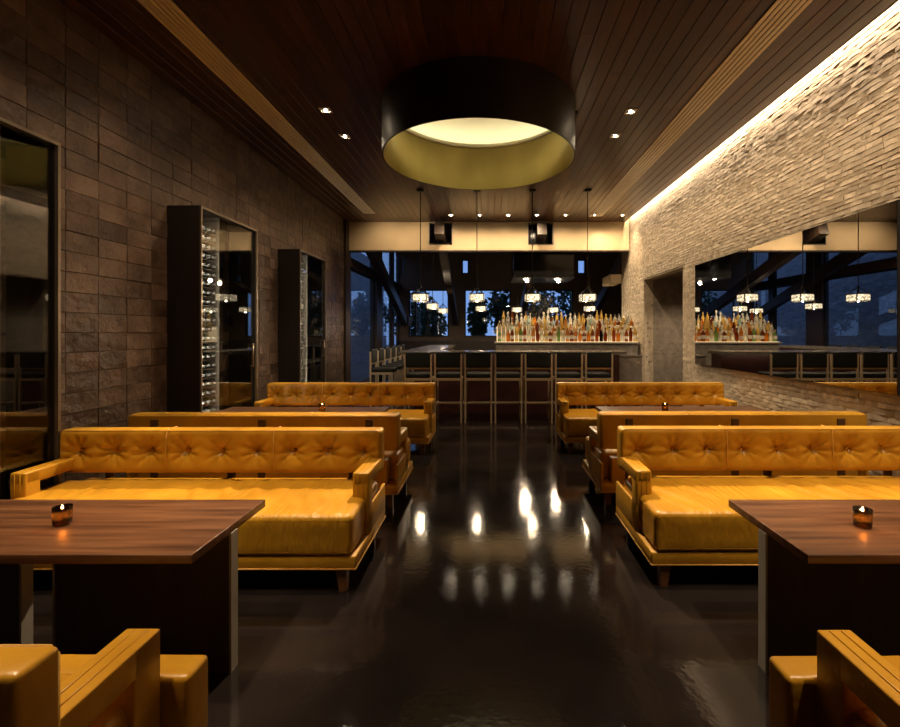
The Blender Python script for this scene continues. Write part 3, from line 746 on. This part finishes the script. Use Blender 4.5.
# timber braces
def brace(p, q, label, plate=True):
    t = thing('timber_brace', label, 'timber brace', p, 0, 'slanting timber braces in the bar room')
    MB().bar((0, 0, 0), (Vector(q) - Vector(p)), .17, .28, .22, .34).build('timber', 'dark_wood', t)
    if plate: MB().box(-.14, .14, -.02, .148, -.16, .2, .004).build('wall_plate', 'iron', t)
brace((-3.22, 17.85, 1.9), (-3.10, 11.62, 3.9), 'slanting dark timber brace beside the glazed side of the bar room')
brace((-1.27, 17.85, 1.9), (-1.165, 10.9, 3.955), 'slanting dark timber brace between the first two far windows, through the bulkhead')
brace((1.20, 17.85, 1.9), (1.22, 13.1, 3.3), 'slanting dark timber brace behind the black hood')
brace((1.245, 11.56, 3.80), (1.245, 10.9, 3.95), 'timber brace end poking through the bulkhead opening above the black hood', False)
brace((3.85, 17.85, 1.9), (3.72, 12.1, 3.8), 'slanting dark timber brace beside the end of the stone wall')

# ------------------------------------------------------------------ bar stools
def make_stool(lab):
    t = thing('bar_stool', lab, 'bar stool', (0, 0, 0), 0, 'black bar stools')
    w = .215; p = .026
    for sx in (-1, 1):
        MB().box(sx * w - p / 2, sx * w + p / 2, -.22, -.192, 0, 1.13).build('leg', 'stool_metal', t)
        MB().box(sx * w - p / 2, sx * w + p / 2, .185, .213, 0, .74).build('leg', 'stool_metal', t)
    fr = MB().box(-w, w, -.216, -.196, .33, .352).box(-w, w, .189, .209, .25, .272).box(-w, w, -.216, -.196, .885, .915).box(-w, w, -.216, -.196, .70, .74).box(-w, w, .189, .209, .70, .74)
    for sx in (-1, 1): fr.box(sx * w - .011, sx * w + .011, -.2, .2, .70, .74).box(sx * w - .011, sx * w + .011, -.2, .2, .29, .312)
    fr.build('frame', 'stool_metal', t)
    MB().soft(-w + .012, w - .012, -.20, .215, .735, .815, .022, (4, 4, 1)).build('seat', 'black_leather', t)
    MB().soft(-w + .013, w - .013, -.235, -.175, .915, 1.172, .02, (4, 1, 4)).build('backrest', 'black_leather', t)
    return t
st = make_stool('black bar stool at the front of the bar, first from the slate wall end')
SXS = [-1.17 + .497 * k for k in range(7)]
st.location = (SXS[0], 7.86, 0)
for k in range(1, 7): dup(st, (SXS[k], 7.86, 0), 'black bar stool at the front of the bar, %s from the slate wall end' % ORD[k])
for k in range(6): dup(st, (-2.02, 8.95 + .60 * k, 0), 'black bar stool along the short side of the bar, %s from the sofa end' % ORD[k], -pi / 2)

# ------------------------------------------------------------------ pendant lanterns
def make_pendant(lab, zc=CZ):
    """origin at the ceiling"""
    t = thing('pendant_lamp', lab, 'pendant lamp', (0, 0, 0), 0, 'glass block pendant lanterns')
    z1 = -1.84; z0 = -2.07; h = .125
    MB().box(-.06, .06, -.06, .06, -.03, 0, .003).build('ceiling_plate', 'iron', t)
    MB().tube([(0, 0, -.02), (0, 0, z1 + .02)], .008, 8).build('rod', 'iron', t)
    br = MB().lathe([(0, z1), (.02, z1), (.02, z1 + .05), (0, z1 + .05)], 10)
    for sx in (-1, 1):
        for sy in (-1, 1): br.bar((sx * .012, sy * .012, z1 + .02), (sx * h, sy * h, z0 + .125), .011)
    br.build('bracket', 'iron', t)
    fm = MB()
    for z in (z0 + .118, z0 - .012): fm.box(-h - .008, h + .008, -h - .008, -h + .004, z, z + .012).box(-h - .008, h + .008, h - .004, h + .008, z, z + .012).box(-h - .008, -h + .004, -h, h, z, z + .012).box(h - .004, h + .008, -h, h, z, z + .012)
    for sx in (-1, 1):
        for sy in (-1, 1): fm.box(sx * h - .007, sx * h + .007, sy * h - .007, sy * h + .007, z0 - .012, z0 + .13)
    fm.build('frame', 'iron', t)
    g = MB()
    for s in (-1, 1):
        for a, b in ((-.115, -.043), (-.036, .036), (.043, .115)):
            for (c0, c1) in ((z0 + .002, z0 + .058), (z0 + .061, z0 + .117)):
                g.box(a, b, s * h - .014, s * h + .014, c0, c1, .004); g.box(s * h - .014, s * h + .014, a, b, c0, c1, .004)
    g.build('glass_blocks', 'block', t)
    MB().lathe([(0, z0 + .02), (.02, z0 + .03), (.028, z0 + .055), (.018, z0 + .085), (0, z0 + .09)], 12).build('bulb', emitter('pendant_bulb', (1., .8, .5), 22), t)
    MB().tube([(0, 0, z0 + .085), (0, 0, z1 + .01)], .014, 8).build('socket', 'iron', t)
    return t
pn = make_pendant('glass block pendant over the front counter, first from the slate wall')
PX = [-1.28, -.225, .81, 1.84]
pn.location = (PX[0], 8.68, CZ)
PL = [(PX[0], 8.68, CZ)]
for k in range(1, 4):
    dup(pn, (PX[k], 8.68, CZ), 'glass block pendant over the front counter, %s from the slate wall' % ORD[k]); PL.append((PX[k], 8.68, CZ))
# lamps deeper in the bar hang from the higher bar-room ceiling on longer rods
pf = None
for k, (x, y) in enumerate(((-1.385, 14.), (-.22, 12.75), (.80, 13.35), (1.86, 13.45), (2.76, 12.75))):
    if pf is None:
        pf = copy_tree(pn)
        for c in pf.children:
            if c.name.startswith('rod'): c.data = c.data.copy(); [setattr(v, 'co', Vector((v.co.x, v.co.y, .84 if v.co.z > -.5 else v.co.z))) for v in c.data.vertices]
            if c.name.startswith('ceiling_plate'): c.location = (0, 0, .85)
        o = pf
    else: o = copy_tree(pf)
    o.location = (x, y, CZ); o['label'] = 'small-looking pendant in the far row beyond the bulkhead, %s from the glazed side' % ORD[k]
    PL.append(tuple(o.location))
o = copy_tree(pf); o.location = (-1.40, 11.55, CZ); o['label'] = 'pendant on a thin rod over the short side of the bar, before the window'; PL.append(tuple(o.location))
for (x, y, z) in PL: pt((x, y, z - 2.072), 22, WARM, .015, 'pendant_light')

# ------------------------------------------------------------------ light
W = bpy.data.worlds.new('dusk'); S.world = W; W.use_nodes = True
bg = W.node_tree.nodes['Background']; bg.inputs[0].default_value = (.15, .25, .54, 1); bg.inputs[1].default_value = 1.7
def area(loc, sx, sy, e, col=WARM, rot=(0, 0, 0), name='area'):
    d = bpy.data.lights.new(name, 'AREA'); d.shape = 'RECTANGLE'; d.size = sx; d.size_y = sy; d.energy = e; d.color = col
    o = bpy.data.objects.new(name, d); C.objects.link(o); o.location = loc; o.rotation_euler = rot; return o
area((WX - .105, (BY + YB) / 2, CZ + .16), .035, BY - YB - .1, 225, (1., .78, .55), (0, 0, 0), 'cove_strip')
for y in range(-1, 12): spot((2.43, y - .1, CZ - .03), 88, 110, 1., aim=(WX + .4, y - .1, 1.2), name='added_wall_fill')  # added spots without fixtures, they brighten the stone wall
for cy in (4.94, 7.54): area((CXF - .05, cy + .035, 1.46), .02, 2.6, 16, (1., .90, .74), (pi / 2, 0, math.radians(35)), 'added_cabinet_fill')  # area lights added inside the cabinets so the bottles show
area((.45, 8.40, 1.09), 3.8, .03, 2.5, WARM, (math.radians(25), 0, 0), 'added_bar_front_fill')  # area light added to lift the dark red panel, no lamp modelled
for x in (-1.6, -2.4): spot((x, 10.3, CZ - .03), 45, 120, .9, aim=(x, BY + .25, 3.0), name='added_bulkhead_fill')  # two extra spots added to even out the bulkhead on the slate side
spot((4.2, 9.2, 2.6), 70, 130, .8, name='added_passage_fill')  # unseen spot added to brighten the grey stone passage
for x in (.9, 2.5): spot((x, 9.3, CZ - .03), 120, 36, .8, aim=(x, 10.65, 1.6), name='bottle_spot')  # extra front light added on the bottles, no fixture
# spots added in the drum to cast arm shadows on the first sofas, and downlights over the tables (above the frame)
spot((-.55, 5.2, 4.12), 1150, 34, .4, aim=(-1.75, 2.95, .45), name='added_sofa_spot')
spot((.30, 5.2, 4.12), 1150, 34, .4, aim=(1.95, 3.0, .45), name='added_sofa_spot')
for y in (1.6, 2.9, 4.2, 5.5, 6.8, 8.1, 9.4): spot((-2.2, y, CZ - .03), 78, 90, .9, aim=(LX, y, .9), name='added_wall_fill')  # unseen spots added to lift the slate tiles
for sx in (-1, 1):
    spot((sx * 1.80, 1.75, CZ - .03), 190, 60, .7, aim=(sx * 1.75, 1.85, .6), name='table_downlight')
    for xx in (1.35, 2.5): spot((sx * xx, 2.75, CZ - .03), 400, 28, .8, aim=(sx * xx, 2.9, .6), name='sofa_downlight')
    spot((sx * 1.75, 1.2, CZ - .03), 400, 50, .7, aim=(sx * 1.5, 1.3, .6), name='chair_downlight')

# ------------------------------------------------------------------ camera and view
cam = bpy.data.cameras.new('camera'); co = bpy.data.objects.new('camera', cam); C.objects.link(co)
co.location = (0, 0, 1.5); co.rotation_euler = (pi / 2, 0, 0); cam.sensor_width = 36; cam.sensor_fit = 'HORIZONTAL'; cam.lens = 465 / 900 * 36
cam.shift_x = -39 / 900; cam.shift_y = -31.5 / 900; cam.clip_start = .05; cam.clip_end = 200
S.camera = co
vs = S.view_settings; vs.view_transform = 'Standard'; vs.look = 'None'; vs.exposure = 0; vs.gamma = 1; vs.use_curve_mapping = False
S.cycles.use_denoising = True; S.cycles.max_bounces = 10; S.cycles.transparent_max_bounces = 24; S.cycles.caustics_reflective = False; S.cycles.caustics_refractive = False
S.cycles.sample_clamp_indirect = 6
